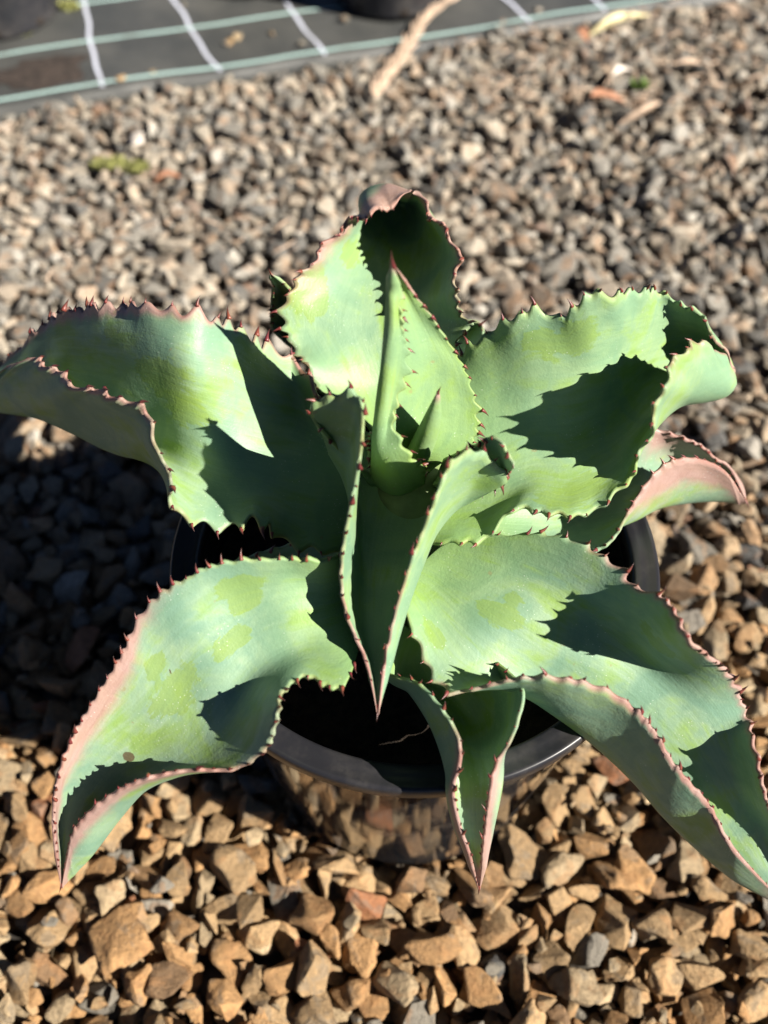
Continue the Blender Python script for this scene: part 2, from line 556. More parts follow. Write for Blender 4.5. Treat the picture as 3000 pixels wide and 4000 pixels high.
def on(u, v): return E0 + MU * u + MN * v
for v in (.010, .104, .198, .292):
    stripe([on(-.7, v), on(1.4, v)], .0052, M['teal'], 0.0004, int(v * 1000))
for k, u0 in enumerate((.115, .250, .377, .62, .78, .93)):
    base = {0: .115, 1: .252, 2: .379, 3: .640, 4: .742, 5: .90}[k]
    lean = (.0, .03, .025, .03, .02, .03)[k]
    stripe([on(base, .001), on(base - lean * .5, .09), on(base - lean, .2), on(base - lean * 1.2, .7)], .0046, M['white'], .0014, 40 + k)
stripe([on(-.03, .001), on(-.03, .7)], .0046, M['white'], .0014, 51)

# patch of spilt potting mix on the mat
def lumpy_patch(name, cx, cy, rx, ry, hgt, mat, z0, seed, n=26):
    r = np.random.default_rng(seed)
    ph = r.uniform(0, 6.28, 10)
    V, F = [(0, 0, hgt)], []
    rings = 8
    for k in range(1, rings + 1):
        f = k / rings
        for i in range(n):
            a = 2 * math.pi * i / n
            w = 1 + .16 * math.sin(3 * a + ph[0]) + .12 * math.sin(5 * a + ph[1]) + .1 * math.sin(9 * a + ph[2])
            V.append((rx * f * w * math.cos(a), ry * f * w * math.sin(a), max(hgt * (1 - f ** 2) + r.normal(0, hgt * .22) * (1 - f), -.0005)))
    for i in range(n): F.append((0, 1 + i, 1 + (i + 1) % n))
    for k in range(rings - 1):
        for i in range(n):
            j = (i + 1) % n
            F.append((1 + k * n + i, 1 + (k + 1) * n + i, 1 + (k + 1) * n + j, 1 + k * n + j))
    o = link(name, mesh(name, V, F), mat)
    o.location = (cx, cy, z0)
    return o
p = S(170, 300)
o = lumpy_patch('spilt_soil', p[0], p[1], .062, .034, .003, M['dirt'], MAT_Z + .0018, 5)
o.rotation_euler = (0, 0, ang)
tag(o, 'dark patch of spilt potting mix on the weed mat', 'soil', kind='stuff')

# ------------------------------------------------------------------ black pots standing on the mat
def nursery_pot(name, x, y, rb, rt, h, label, lug=True):
    t = empty(name, (x, y, MAT_Z + .0012))
    prof = [(0, .004), (rb * .7, .004), (rb - .008, .0), (rb - .001, .002), (rb, .006), (rb + (rt - rb) * .9, h - .022), (rt, h - .020), (rt + .002, h - .012),
            (rt + .002, h - .001), (rt, h), (rt - .003, h - .001), (rt - .004, h - .012), (rb - .003, .012), (0, .010)]
    link('pot_wall', mesh('pot_wall', *lathe(prof, 72)), M['oldpot'], t)
    link('potting_mix', mesh('potting_mix', *lathe([(0, h - .03), (rt * .5, h - .028), (rt - .005, h - .03)], 40)), M['soil'], t)
    for k in range(8):
        a = k * math.pi / 4 + .2
        bm = bmesh.new(); bmesh.ops.create_uvsphere(bm, u_segments=10, v_segments=6, radius=1)
        bmesh.ops.scale(bm, vec=(.0018, .006, .004), verts=bm.verts)
        me = bpy.data.meshes.new('drain_hole'); bm.to_mesh(me); bm.free()
        o = link('drain_hole', me, M['soil'], t)
        o.location = ((rb + .0002) * math.cos(a), (rb + .0002) * math.sin(a), .010); o.rotation_euler = (0, 0, a)
    return tag(t, label, 'pot', 'black nursery pots standing on the weed mat')

nursery_pot('nursery_pot', -.494, .938, .072, .088, .165, 'scuffed black nursery pot with moss at its foot, standing on the weed mat')
nursery_pot('nursery_pot', -.005, .990, .074, .090, .17, 'black nursery pot behind the dry plaited grass stem, on the weed mat')
nursery_pot('nursery_pot', -.195, 1.040, .074, .090, .17, 'black nursery pot standing between two others on the weed mat')

# ------------------------------------------------------------------ the agave's pot
pot = tag(empty('planter_pot', (0, 0, -.004)), 'glossy black plastic pot holding the agave, standing on gravel', 'pot')
H = RIM_Z + .004
wall = [(0, .006), (.070, .006), (.090, .002), (.0945, 0), (.0965, .003), (.0968, .008)]
wall += [(.0968 + (.1195 - .0968) * f, .008 + (H - .012 - .008) * f) for f in np.linspace(.08, 1, 12)]
wall += [(.1165, H - .012)] + [(.1165 - (.1165 - .0935) * f, H - .012 - (H - .024) * f) for f in np.linspace(.1, 1, 8)] + [(0, .012)]
link('pot_wall', mesh('pot_wall', *lathe(wall, 128)), M['pot'], pot)
rim = [(.1120, H - .016), (.1110, H - .006), (.1118, H - .0022), (.1135, H - .0010), (.1170, H - .0012), (.1205, H - .0008), (.1226, H + .0002), (.1240, H + .0004),
       (.1250, H - .0006), (.1253, H - .0026), (.1250, H - .0085), (.1238, H - .0100), (.1205, H - .0112), (.1190, H - .0130), (.1160, H - .0125)]
link('rim', mesh('rim', *lathe(rim, 160, True)), M['rim'], pot)

SOIL_Z = RIM_Z - .046
rs = np.random.default_rng(9)
V, F = [(0, 0, .012)], []
for k in range(1, 17):
    for i in range(64):
        a = 2 * math.pi * i / 64; r_ = .1128 * k / 16
        V.append((r_ * math.cos(a), r_ * math.sin(a), .012 * (1 - k / 16) + (rs.normal(0, .0016) if k < 16 else 0)))
for i in range(64): F.append((0, 1 + i, 1 + (i + 1) % 64))
for k in range(15):
    for i in range(64):
        j = (i + 1) % 64
        F.append((1 + k * 64 + i, 1 + (k + 1) * 64 + i, 1 + (k + 1) * 64 + j, 1 + k * 64 + j))
so = link('potting_mix', mesh('potting_mix', V, F), M['soil'])
so.location = (0, 0, SOIL_Z)
tag(so, 'dark potting mix filling the glossy black pot under the agave', 'soil', kind='stuff')

# ------------------------------------------------------------------ agave
def cr(P, q):
    """Catmull-Rom through rows of P (n, ...) at parameters q in 0..n-1"""
    n = len(P)
    Pe = np.concatenate([2 * P[:1] - P[1:2], P, 2 * P[-1:] - P[-2:-1]])
    i = np.clip(np.floor(q).astype(int), 0, n - 2); t = (q - i).reshape(-1, *([1] * (P.ndim - 1)))
    a, b, c, d = Pe[i], Pe[i + 1], Pe[i + 2], Pe[i + 3]
    return .5 * (2 * b + (c - a) * t + (2 * a - 5 * b + 4 * c - d) * t ** 2 + (3 * b - a - 3 * c + d) * t ** 3)

def tooth_mesh():
    n, k = 6, 6
    P, rad = [], []
    for i in range(n):
        f = i / (n - 1)
        P.append((.32 * f * f, 0, f)); rad.append(.30 * (1 - f) ** 1.15 + .012)
    V, F = tube(P, rad, k, .75)
    return mesh('tooth', V, F)
TOOTH = tooth_mesh()
TOOTH.materials.append(M['tooth'])

agave = tag(empty('agave', (0, 0, SOIL_Z + .010)), 'blue-green agave with wavy toothed pink-edged leaves, planted in the glossy black pot', 'agave')
AZ = agave.location.z

def add_leaf(rows, tip, thick=.0070, amp=.0026, pitch=.0085, pinkL=(0, .2), pinkR=(0, .2), pinkw=.006, blots=(), smooth=8,
             tooth=.0034, nc=38, spine=.007, label=None, tl=(.06, .95), tr=(.06, .95), yel=.6, wav=0.0, scars=(), young=0.0):
    G = np.array([[S(a, b, RIM_Z + c / 1000.) for a, b, c in r] for r in rows])
    tp = S(tip[0], tip[1], RIM_Z + tip[2] / 1000.)
    lastc = G[-1].mean(0)
    G = np.concatenate([G, (tp + (G[-1:] - lastc) * .10)])
    nrow, ncol = G.shape[:2]
    length = np.linalg.norm(np.diff(G[:, ncol // 2], axis=0), axis=1).sum()
    nr = int(np.clip(length / .0009, 50, 260))
    # even out the stations along the leaf
    mid = G.mean(1)
    A = cr(G, np.linspace(0, nrow - 1, nr))                   # rows
    B = cr(A.transpose(1, 0, 2), np.linspace(0, ncol - 1, nc)).transpose(1, 0, 2)   # (nr, nc, 3)
    for _ in range(smooth):
        C = B.copy()
        C[1:-1, 1:-1] += .25 * ((B[2:, 1:-1] + B[:-2, 1:-1] + B[1:-1, 2:] + B[1:-1, :-2]) / 4 - B[1:-1, 1:-1]) * 2
        for e in (0, -1):
            C[1:-1, e] += .5 * ((B[2:, e] + B[:-2, e]) / 2 - B[1:-1, e])
        B = C
    du = np.gradient(B, axis=0); dv = np.gradient(B, axis=1)
    N = np.cross(du, dv); N /= np.linalg.norm(N, axis=2)[..., None] + 1e-12
    for _ in range(3):
        Np = N.copy(); Np[1:-1] += N[2:] + N[:-2]; Np[:, 1:-1] += N[:, 2:] + N[:, :-2]
        N = Np / (np.linalg.norm(Np, axis=2)[..., None] + 1e-12)
    u = np.linspace(0, 1, nr)
    # arc lengths and margins
    seed = int(tip[0] * 7 + tip[1])
    r = np.random.default_rng(abs(seed))
    teeth = []
    wid = np.linalg.norm(np.diff(B, axis=1), axis=2)
    acr = np.concatenate([np.zeros((nr, 1)), np.cumsum(wid, 1)], 1)
    total = acr[:, -1:]
    for side in (0, 1):
        e = 0 if side == 0 else nc - 1
        i2 = 3 if side == 0 else nc - 4
        s = np.concatenate([[0], np.cumsum(np.linalg.norm(np.diff(B[:, e], axis=0), axis=1))])
        lo, hi = (tl if side == 0 else tr)
        pos, x = [], s[-1] * lo
        while x < s[-1] * hi:
            pos.append(x)
            x += pitch * r.uniform(.6, 1.4) * (1 - .25 * x / s[-1])
        if len(pos) < 2: pos = [s[-1] * .3, s[-1] * .6]
        pos = np.array(pos)
        hgt = r.uniform(.5, 1.35, len(pos))
        out = B[:, e] - B[:, i2]
        out /= np.linalg.norm(out, axis=1)[:, None] + 1e-12
        for _ in range(4): out[1:-1] = (out[2:] + out[:-2] + 2 * out[1:-1]) / 4
        out /= np.linalg.norm(out, axis=1)[:, None] + 1e-12
        k = np.clip(np.searchsorted(pos, s) - 1, 0, len(pos) - 2)
        t = np.clip((s - pos[k]) / (pos[k + 1] - pos[k]), 0, 1)
        prof = (np.abs(2 * t - 1)) ** 1.7
        prof *= np.where(t < .5, hgt[k], hgt[k + 1])
        prof[(s < pos[0]) | (s > pos[-1])] = .4
        for _ in range(2): prof[1:-1] = (prof[2:] + prof[:-2] + 2 * prof[1:-1]) / 4
        am = amp * np.clip(u / .12, .2, 1) * np.clip((1 - u) / .16, .15, 1)
        disp = (prof - .35) * am
        for c in range(6):
            col = c if side == 0 else nc - 1 - c
            f = (1 - c / 6) ** 1.8
            B[:, col] += out * (disp * f)[:, None]
            if wav: B[:, col] += N[:, col] * (wav * f * np.sin(s / pitch * 2.4 + seed))[:, None]
        for q, hh in zip(pos, hgt):
            ii = int(np.clip(np.searchsorted(s, q), 1, nr - 2))
            tang = B[ii + 1, e] - B[ii - 1, e]; tang /= np.linalg.norm(tang) + 1e-12
            d = out[ii] + N[ii, e] * r.normal(.15, .3) + tang * r.normal(0, .2)
            teeth.append((B[ii, e].copy(), d / np.linalg.norm(d), tang, tooth * 1.2 * hh * np.clip((1 - u[ii]) / .2, .45, 1)))
    v = np.linspace(-1, 1, nc)
    th = .0015 + (thick - .0015) * (1 - np.abs(v) ** 1.6)[None, :] * (1 - .72 * u)[:, None]
    th *= np.clip((1 - u) / .08, .15, 1)[:, None]
    Bot = B - N * th[..., None]
    top = B.reshape(-1, 3); bot = Bot.reshape(-1, 3)
    n = len(top)
    idx = np.arange(nr * nc).reshape(nr, nc)
    q = np.stack([idx[:-1, :-1], idx[1:, :-1], idx[1:, 1:], idx[:-1, 1:]], -1).reshape(-1, 4)
    faces = [q, q[:, ::-1] + n]
    for e, fl in ((0, True), (nc - 1, False)):
        a, b = idx[:-1, e], idx[1:, e]
        s_ = np.stack([a, a + n, b + n, b] if fl else [a, b, b + n, a + n], -1)
        faces.append(s_)
    a, b = idx[0, :-1], idx[0, 1:]
    faces.append(np.stack([a, b, b + n, a + n], -1))
    a, b = idx[-1, :-1], idx[-1, 1:]
    faces.append(np.stack([b, a, a + n, b + n], -1))
    F = np.concatenate(faces)
    Vv = np.concatenate([top, bot]); Vv[:, 2] -= AZ
    me = bpy.data.meshes.new('leaf')
    me.from_pydata(Vv.tolist(), [], F.tolist())
    me.polygons.foreach_set('use_smooth', [True] * len(F))
    me.update()
    edge = np.minimum(acr, total - acr)
    def curve(pk):
        return np.interp(u, np.linspace(0, 1, len(pk)), pk)[:, None]
    pk = curve(pinkL) * np.exp(-acr / pinkw) + curve(pinkR) * np.exp(-(total - acr) / pinkw)
    pk = np.maximum(pk, np.clip((u[:, None] - .93) / .07, 0, 1) * .8)
    yl = np.exp(-(edge / .0007) ** 2) * yel
    pxy = project(top)[:, :2]
    bl = np.zeros(n)
    for (bx, by, rx, ry) in blots:
        ci = int(np.argmin(((pxy - (bx, by)) ** 2).sum(1)))
        ctr = top[ci]; ir, ic = divmod(ci, nc)
        tu = du[ir, ic] / np.linalg.norm(du[ir, ic]); tv = np.cross(N[ir, ic], tu)
        d = top - ctr
        dd = np.sqrt((d @ tu / rx) ** 2 + (d @ tv / ry) ** 2 + (d @ N[ir, ic] / max(rx, ry)) ** 2)
        bl = np.maximum(bl, np.clip(1 - dd * .5, 0, 1))
    scr = np.zeros(n)
    for (bx, by, rad) in scars:
        ctr = top[int(np.argmin(((pxy - (bx, by)) ** 2).sum(1)))]
        scr = np.maximum(scr, np.clip(1.5 - np.linalg.norm(top - ctr, axis=1) / rad, 0, 1))
    def put(name, arr):
        at = me.attributes.new(name, 'FLOAT', 'POINT')
        at.data.foreach_set('value', np.concatenate([arr.ravel(), arr.ravel() if name != 'blotch' else arr.ravel() * .6]).astype(np.float32))
    put('edge', edge); put('along', np.repeat(u[:, None], nc, 1)); put('pink', pk); put('rimline', yl); put('blotch', bl); put('scar', scr); put('young', np.full(n, young))
    sm = np.concatenate([[0], np.cumsum(np.linalg.norm(np.diff(B[:, nc // 2], axis=0), axis=1))])
    lv = np.stack([np.repeat(sm[:, None], nc, 1), v[None, :] * total.mean() * .5 + np.zeros((nr, 1)), np.zeros((nr, nc))], -1).reshape(-1, 3)
    at = me.attributes.new('leafvec', 'FLOAT_VECTOR', 'POINT')
    at.data.foreach_set('vector', np.concatenate([lv, lv + 1.7]).astype(np.float32).ravel())
    o = link('leaf', me, M['leaf'], agave)
    if label: o['label'] = label
    for (pp, d, tang, ln) in teeth:
        z = Vector(d); x = -Vector(tang) ; x = (x - z * x.dot(z)).normalized(); y = z.cross(x)
        t = link('tooth', TOOTH, None, o)
        m3 = Matrix((x, y, z)).transposed()
        base = Vector(pp) - z * ln * .22
        t.matrix_local = Matrix.Translation((base.x, base.y, base.z - AZ)) @ m3.to_4x4() @ Matrix.Diagonal((ln * .85, ln * .85, ln, 1))
    if spine:
        d = B[-1].mean(0) - B[-6].mean(0); z = Vector(d).normalized()
        x = z.orthogonal().normalized(); y = z.cross(x)
        t = link('terminal_spine', TOOTH, None, o)
        bb = Vector(B[-2].mean(0) - N[-2, nc // 2] * .0003) - z * .002
        t.matrix_local = Matrix.Translation((bb.x, bb.y, bb.z - AZ)) @ Matrix((x, y, z)).transposed().to_4x4() @ Matrix.Diagonal((spine * .45, spine * .45, spine, 1))
    return o

# --- hidden and lower leaves first; every row runs across the leaf, (photo x, photo y, mm above the rim)
# leaf under the lower-left leaf
add_leaf([[(1480, 1990, 30), (1470, 2060, 22), (1460, 2120, 20), (1450, 2180, 22), (1440, 2240, 28)],
          [(1350, 2080, 28), (1345, 2130, 18), (1340, 2180, 14), (1330, 2230, 14), (1320, 2290, 18)],
          [(1200, 2110, 20), (1195, 2160, 10), (1190, 2210, 5), (1180, 2260, 5), (1170, 2320, 10)],
          [(1090, 2145, 14), (1085, 2190, 4), (1080, 2230, -2), (1070, 2280, -2), (1060, 2330, 4)],
          [(970, 2185, 8), (965, 2220, -3), (960, 2260, -8), (955, 2290, -6), (950, 2320, 0)]], (860, 2290, -12), amp=.002)
# the pink-tipped leaf under the right-hand leaf
add_leaf([[(1800, 2120, 28), (1810, 2060, 24), (1820, 2000, 24), (1840, 1940, 28), (1860, 1880, 34)],
          [(1960, 2150, 24), (1970, 2085, 20), (1985, 2025, 20), (2005, 1960, 24), (2030, 1890, 32)],
          [(2150, 2180, 22), (2160, 2095, 14), (2185, 2015, 13), (2210, 1935, 18), (2240, 1840, 30)],
          [(2360, 2130, 30), (2330, 2050, 9), (2355, 1970, 6), (2380, 1880, 13), (2410, 1760, 32)],
          [(2455, 1985, 36), (2460, 2015, 12), (2490, 1930, 8), (2510, 1830, 14), (2545, 1680, 32)],
          [(2515, 1890, 42), (2570, 1965, 6), (2590, 1880, 2), (2610, 1790, 6), (2640, 1705, 30)],
          [(2600, 1805, 46), (2690, 1945, -3), (2700, 1870, -10), (2710, 1800, 0), (2735, 1745, 22)],
          [(2710, 1785, 40), (2800, 1940, -9), (2800, 1880, -15), (2795, 1830, -7), (2790, 1795, 12)],
          [(2830, 1835, 24), (2880, 1950, -14), (2875, 1910, -19), (2860, 1865, -12), (2845, 1830, 4)]],
         (2915, 1960, -14), pinkL=(0, 0, .3, 1.8, 2.4, 2.4), pinkR=(0, .2, .6, 1.3, 1.6, 1.6), pinkw=.019, amp=.0024)
# small folded leaf hanging over the front of the rim
add_leaf([[(1560, 2430, 24), (1600, 2450, 18), (1680, 2460, 15), (1760, 2450, 16), (1820, 2430, 22)],
          [(1500, 2605, 26), (1540, 2630, 12), (1640, 2600, -8), (1780, 2580, -2), (1880, 2540, 20)],
          [(1640, 2665, 36), (1610, 2690, 14), (1750, 2720, -20), (1890, 2690, -8), (2030, 2680, 34)],
          [(1738, 2775, 40), (1682, 2800, 13), (1825, 2830, -21), (1945, 2810, -5), (2020, 2800, 34)],
          [(1795, 2870, 40), (1727, 2905, 13), (1850, 2940, 0), (1935, 2920, 7), (1985, 2895, 30)],
          [(1806, 2970, 36), (1757, 3015, 11), (1860, 3050, 5), (1945, 3040, 10), (1930, 2980, 22)],
          [(1778, 3085, 22), (1764, 3115, 3), (1860, 3160, -7), (1932, 3140, 0), (1905, 3090, 14)],
          [(1802, 3220, 2), (1790, 3230, -16), (1860, 3280, -27), (1910, 3250, -19), (1890, 3210, -6)],
          [(1842, 3340, -18), (1834, 3345, -32), (1865, 3375, -41), (1890, 3350, -34), (1878, 3330, -28)]],
         (1872, 3475, -56), pinkL=(0, .1, .3, .9, 1.6, 1.8), pinkR=(0, .1, .3, .9, 1.6, 1.8), pinkw=.008, thick=.004, amp=.0017)
# small leaf whose tip shows behind the far leaf
add_leaf([[(1420, 1500, 36), (1380, 1510, 30), (1320, 1520, 34)],
          [(1330, 1380, 40), (1270, 1395, 28), (1200, 1400, 38)],
          [(1220, 1270, 46), (1150, 1290, 30), (1075, 1290, 46)],
          [(1160, 1180, 66), (1110, 1195, 56), (1066, 1190, 70)],
          [(1127, 1130, 86), (1098, 1130, 80), (1070, 1115, 88)]], (1056, 1070, 98), amp=.0012, thick=.004)
# leaf in the gap right of the far leaf
add_leaf([[(1700, 1560, 40), (1660, 1540, 32), (1630, 1520, 36)],
          [(1800, 1450, 40), (1750, 1420, 30), (1700, 1390, 38)],
          [(1860, 1370, 40), (1815, 1330, 30), (1765, 1290, 40)],
          [(1880, 1320, 42), (1850, 1290, 34), (1815, 1260, 42)]], (1880, 1265, 42), amp=.0012, thick=.004)
# lower-left leaf
add_leaf([[(1440, 2090, 40), (1450, 2150, 34), (1460, 2220, 30), (1455, 2300, 30), (1440, 2390, 34)],
          [(1290, 2185, 68), (1320, 2270, 50), (1340, 2370, 43), (1350, 2500, 42), (1345, 2680, 47)],
          [(1090, 2182, 72), (1130, 2290, 57), (1170, 2420, 47), (1190, 2530, 41), (1195, 2640, 46)],
          [(850, 2205, 70), (910, 2340, 54), (980, 2490, 42), (1035, 2620, 36), (1100, 2705, 52)],
          [(660, 2295, 62), (750, 2450, 49), (850, 2610, 36), (945, 2745, 29), (1082, 2785, 56)],
          [(545, 2400, 52), (640, 2560, 39), (755, 2730, 25), (870, 2860, 22), (1045, 2915, 40)],
          [(482, 2540, 42), (570, 2690, 28), (665, 2840, 14), (780, 2950, 11), (930, 2998, 25)],
          [(392, 2690, 30), (460, 2810, 15), (555, 2930, 1), (655, 3010, -1), (740, 3000, 20)],
          [(300, 2850, 15), (350, 2945, 0), (425, 3020, -12), (545, 3075, -16), (545, 3040, 13)],
          [(232, 3030, 0), (270, 3085, -17), (325, 3150, -28), (448, 3195, -36), (400, 3118, -3)],
          [(214, 3180, -20), (235, 3222, -35), (268, 3265, -44), (348, 3330, -54), (302, 3212, -21)],
          [(225, 3330, -42), (236, 3350, -53), (250, 3372, -60), (280, 3405, -66), (264, 3310, -42)]],
         (240, 3465, -72), pinkL=(0, .1, .2, .8, 1.8, 1.9, 1.6, 1), pinkR=(0, .2, .3, .4, .8, 1.5, 1.9, 1.5), pinkw=.0085, amp=.0034,
         blots=[(900, 2520, .010, .005), (930, 2290, .011, .007), (960, 2360, .008, .004), (700, 2700, .016, .008), (620, 2600, .008, .004)],
         scars=[(505, 2955, .0030), (665, 2620, .0007)],
         label='broad lit leaf with a pink outer margin')
# lower-right leaf, the longest
add_leaf([[(1560, 2330, 34), (1600, 2270, 29), (1640, 2210, 28), (1700, 2150, 30), (1780, 2090, 36)],
          [(1592, 2400, 34), (1660, 2330, 29), (1730, 2250, 29), (1830, 2170, 34), (1960, 2088, 44)],
          [(1630, 2520, 30), (1740, 2430, 29), (1850, 2330, 33), (1990, 2215, 39), (2190, 2092, 56)],
          [(1685, 2640, 26), (1830, 2530, 28), (1980, 2400, 35), (2150, 2285, 42), (2380, 2185, 60)],
          [(1775, 2700, 30), (1940, 2610, 23), (2110, 2480, 31), (2280, 2370, 40), (2475, 2282, 60)],
          [(2000, 2645, 46), (2075, 2695, 10), (2270, 2570, 23), (2410, 2450, 34), (2605, 2350, 70)],
          [(2185, 2640, 52), (2200, 2790, 5), (2420, 2660, 14), (2545, 2560, 26), (2690, 2505, 70)],
          [(2400, 2700, 44), (2345, 2910, -8), (2560, 2780, 5), (2685, 2690, 16), (2835, 2622, 36)],
          [(2545, 2830, 31), (2485, 3045, -24), (2690, 2920, -8), (2800, 2820, 4), (2918, 2770, 9)],
          [(2645, 2990, 13), (2610, 3190, -40), (2790, 3080, -25), (2870, 2985, -12), (2945, 2930, 10)],
          [(2775, 3140, -9), (2745, 3320, -58), (2880, 3230, -46), (2940, 3150, -30), (2985, 3110, -6)],
          [(2870, 3310, -30), (2880, 3430, -72), (2965, 3370, -64), (3005, 3290, -52), (3030, 3250, -36)]],
         (3090, 3550, -92), pinkL=(.1, .3, .5, .5, .7, .9, 1.1, 1.2), pinkR=(.0, .2, .7, .9, .8, .7, .8, 1.2), pinkw=.0042, amp=.0050, pitch=.0100,
         blots=[(1950, 2400, .012, .006), (1700, 2480, .008, .0035), (2560, 2510, .010, .006), (2010, 2330, .006, .003)],
         scars=[(2330, 2960, .0008)],
         label='longest leaf, reaching over the gravel with a curled margin')
# left-hand leaf
add_leaf([[(1480, 1720, 48), (1490, 1790, 44), (1500, 1850, 43), (1490, 1930, 42), (1470, 2010, 40)],
          [(1270, 1580, 66), (1300, 1690, 53), (1320, 1810, 46), (1320, 1960, 43), (1325, 2165, 40)],
          [(1145, 1400, 67), (1155, 1565, 54), (1165, 1750, 51), (1150, 1940, 47), (1115, 2115, 44)],
          [(1010, 1340, 85), (1020, 1525, 71), (1015, 1720, 61), (1010, 1890, 54), (1000, 2035, 56)],
          [(880, 1252, 107), (875, 1450, 93), (865, 1680, 72), (860, 1880, 55), (860, 2060, 52)],
          [(760, 1222, 117), (745, 1420, 103), (725, 1620, 78), (725, 1820, 56), (715, 2025, 60)],
          [(625, 1188, 117), (620, 1370, 103), (590, 1560, 76), (600, 1770, 48), (655, 1850, 86)],
          [(500, 1182, 107), (490, 1340, 95), (450, 1530, 68), (440, 1750, 38), (600, 1650, 100)],
          [(360, 1198, 95), (350, 1330, 81), (315, 1490, 58), (290, 1680, 30), (470, 1540, 102)],
          [(215, 1232, 76), (210, 1330, 65), (175, 1455, 47), (145, 1620, 22), (340, 1520, 94)],
          [(105, 1320, 54), (90, 1395, 43), (55, 1490, 28), (15, 1600, 12), (215, 1440, 82)],
          [(5, 1425, 27), (-30, 1465, 21), (-70, 1515, 16), (-95, 1575, 6), (90, 1405, 64)]],
         (-200, 1570, 0), pinkL=(.2, .8, .4, .9, 1.6, 1.5, 1.2, .9), pinkR=(0, .1, .2, .3, .5, .9, .9, .6), pinkw=.0045,
         young=.12, blots=[(640, 1480, .016, .010), (720, 1600, .012, .008), (560, 1440, .008, .004), (430, 1290, .006, .003), (450, 1560, .012, .006)], amp=.0085, pitch=.0122, tooth=.0042, wav=.0016,
         scars=[(1240, 1560, .0025), (1180, 1450, .002), (1150, 1400, .0015)],
         label='left-hand leaf with a rolled underside and pink teeth')
# far leaf
add_leaf([[(1640, 1660, 50), (1600, 1670, 45), (1550, 1680, 44), (1500, 1680, 45), (1450, 1670, 49)],
          [(1745, 1440, 66), (1655, 1480, 54), (1545, 1510, 49), (1420, 1540, 50), (1275, 1555, 56)],
          [(1800, 1310, 86), (1680, 1365, 68), (1520, 1400, 59), (1360, 1420, 60), (1195, 1440, 66)],
          [(1818, 1245, 86), (1670, 1260, 72), (1500, 1290, 66), (1300, 1290, 68), (1112, 1290, 70)],
          [(1768, 1150, 98), (1660, 1160, 76), (1500, 1180, 70), (1310, 1180, 74), (1105, 1180, 80)],
          [(1785, 1050, 102), (1685, 1060, 74), (1520, 1070, 68), (1360, 1070, 76), (1190, 1060, 90)],
          [(1770, 950, 106), (1695, 960, 70), (1560, 970, 62), (1420, 965, 72), (1283, 945, 96)],
          [(1705, 872, 106), (1675, 880, 76), (1590, 880, 58), (1460, 870, 66), (1370, 870, 98)],
          [(1662, 815, 106), (1640, 805, 84), (1580, 790, 62), (1425, 770, 84), (1450, 845, 108)],
          [(1640, 772, 106), (1622, 768, 94), (1580, 790, 82), (1495, 735, 96), (1520, 815, 104)]],
         (1612, 748, 106), pinkL=(0, .2, .4, .6, .8, 1.2, 1.8), pinkR=(.3, .35, .25, .6, 1.2, 2.4, 3.0), pinkw=.014, spine=.004, amp=.0052, pitch=.0080, wav=.0016, young=.2,
         blots=[(1200, 1130, .014, .009), (1230, 1180, .010, .006), (1370, 990, .012, .006)],
         scars=[(1200, 1480, .003), (1215, 1530, .0028), (1190, 1430, .002)],
         label='far leaf with a folded pink tip')
# right-hand leaf
add_leaf([[(1600, 2080, 40), (1610, 1990, 40), (1620, 1900, 43), (1630, 1800, 47), (1640, 1700, 50)],
          [(1750, 2128, 45), (1780, 1965, 43), (1780, 1805, 47), (1780, 1625, 58), (1790, 1410, 76)],
          [(1890, 2098, 50), (1930, 1935, 47), (1940, 1750, 52), (1930, 1540, 68), (1905, 1295, 96)],
          [(2040, 1978, 60), (2080, 1870, 51), (2090, 1700, 57), (2080, 1495, 77), (2055, 1215, 112)],
          [(2225, 2020, 60), (2230, 1880, 53), (2230, 1690, 58), (2220, 1475, 80), (2200, 1228, 112)],
          [(2400, 1940, 58), (2370, 1815, 53), (2350, 1640, 58), (2330, 1440, 82), (2300, 1150, 126)],
          [(2482, 1800, 68), (2465, 1735, 54), (2450, 1580, 55), (2430, 1405, 78), (2420, 1150, 120)],
          [(2535, 1680, 91), (2550, 1640, 54), (2530, 1490, 52), (2525, 1365, 73), (2515, 1135, 110)],
          [(2575, 1530, 109), (2650, 1570, 52), (2630, 1460, 46), (2620, 1330, 64), (2615, 1158, 98)],
          [(2625, 1410, 109), (2750, 1555, 52), (2735, 1440, 43), (2720, 1325, 60), (2700, 1212, 92)],
          [(2715, 1335, 99), (2825, 1535, 54), (2810, 1430, 43), (2790, 1350, 58), (2765, 1285, 82)],
          [(2800, 1375, 78), (2855, 1495, 58), (2845, 1450, 50), (2830, 1400, 58), (2805, 1345, 74)]],
         (2868, 1440, 56), young=.28, pinkL=(.1, .1, .15, .2, .25, .35, .5, .8), pinkR=(.1, .15, .2, .2, .1, .2, .4, .8), pinkw=.0028, spine=.004, amp=.0062, pitch=.0106, wav=.0014,
         blots=[(2250, 1330, .012, .009), (2130, 1330, .010, .008), (2290, 1900, .012, .008), (2180, 1960, .012, .006), (2480, 1850, .010, .006)],
         label='right-hand leaf with its edge rolled up and inward')
# small inner leaf behind the right wing of the front leaf
add_leaf([[(1690, 1890, 56), (1700, 1870, 54), (1710, 1850, 55), (1720, 1820, 62), (1740, 1800, 72)],
          [(1850, 1905, 66), (1840, 1875, 66), (1840, 1845, 70), (1848, 1795, 82), (1855, 1745, 97)],
          [(1930, 1890, 76), (1922, 1865, 77), (1922, 1825, 82), (1928, 1775, 94), (1935, 1712, 110)],
          [(1975, 1865, 86), (1972, 1855, 88), (1972, 1835, 92), (1975, 1815, 98), (1985, 1790, 106)]], (2005, 1825, 104),
         amp=.003, thick=.003, spine=.003, pitch=.007, tooth=.0042, pinkw=.002)
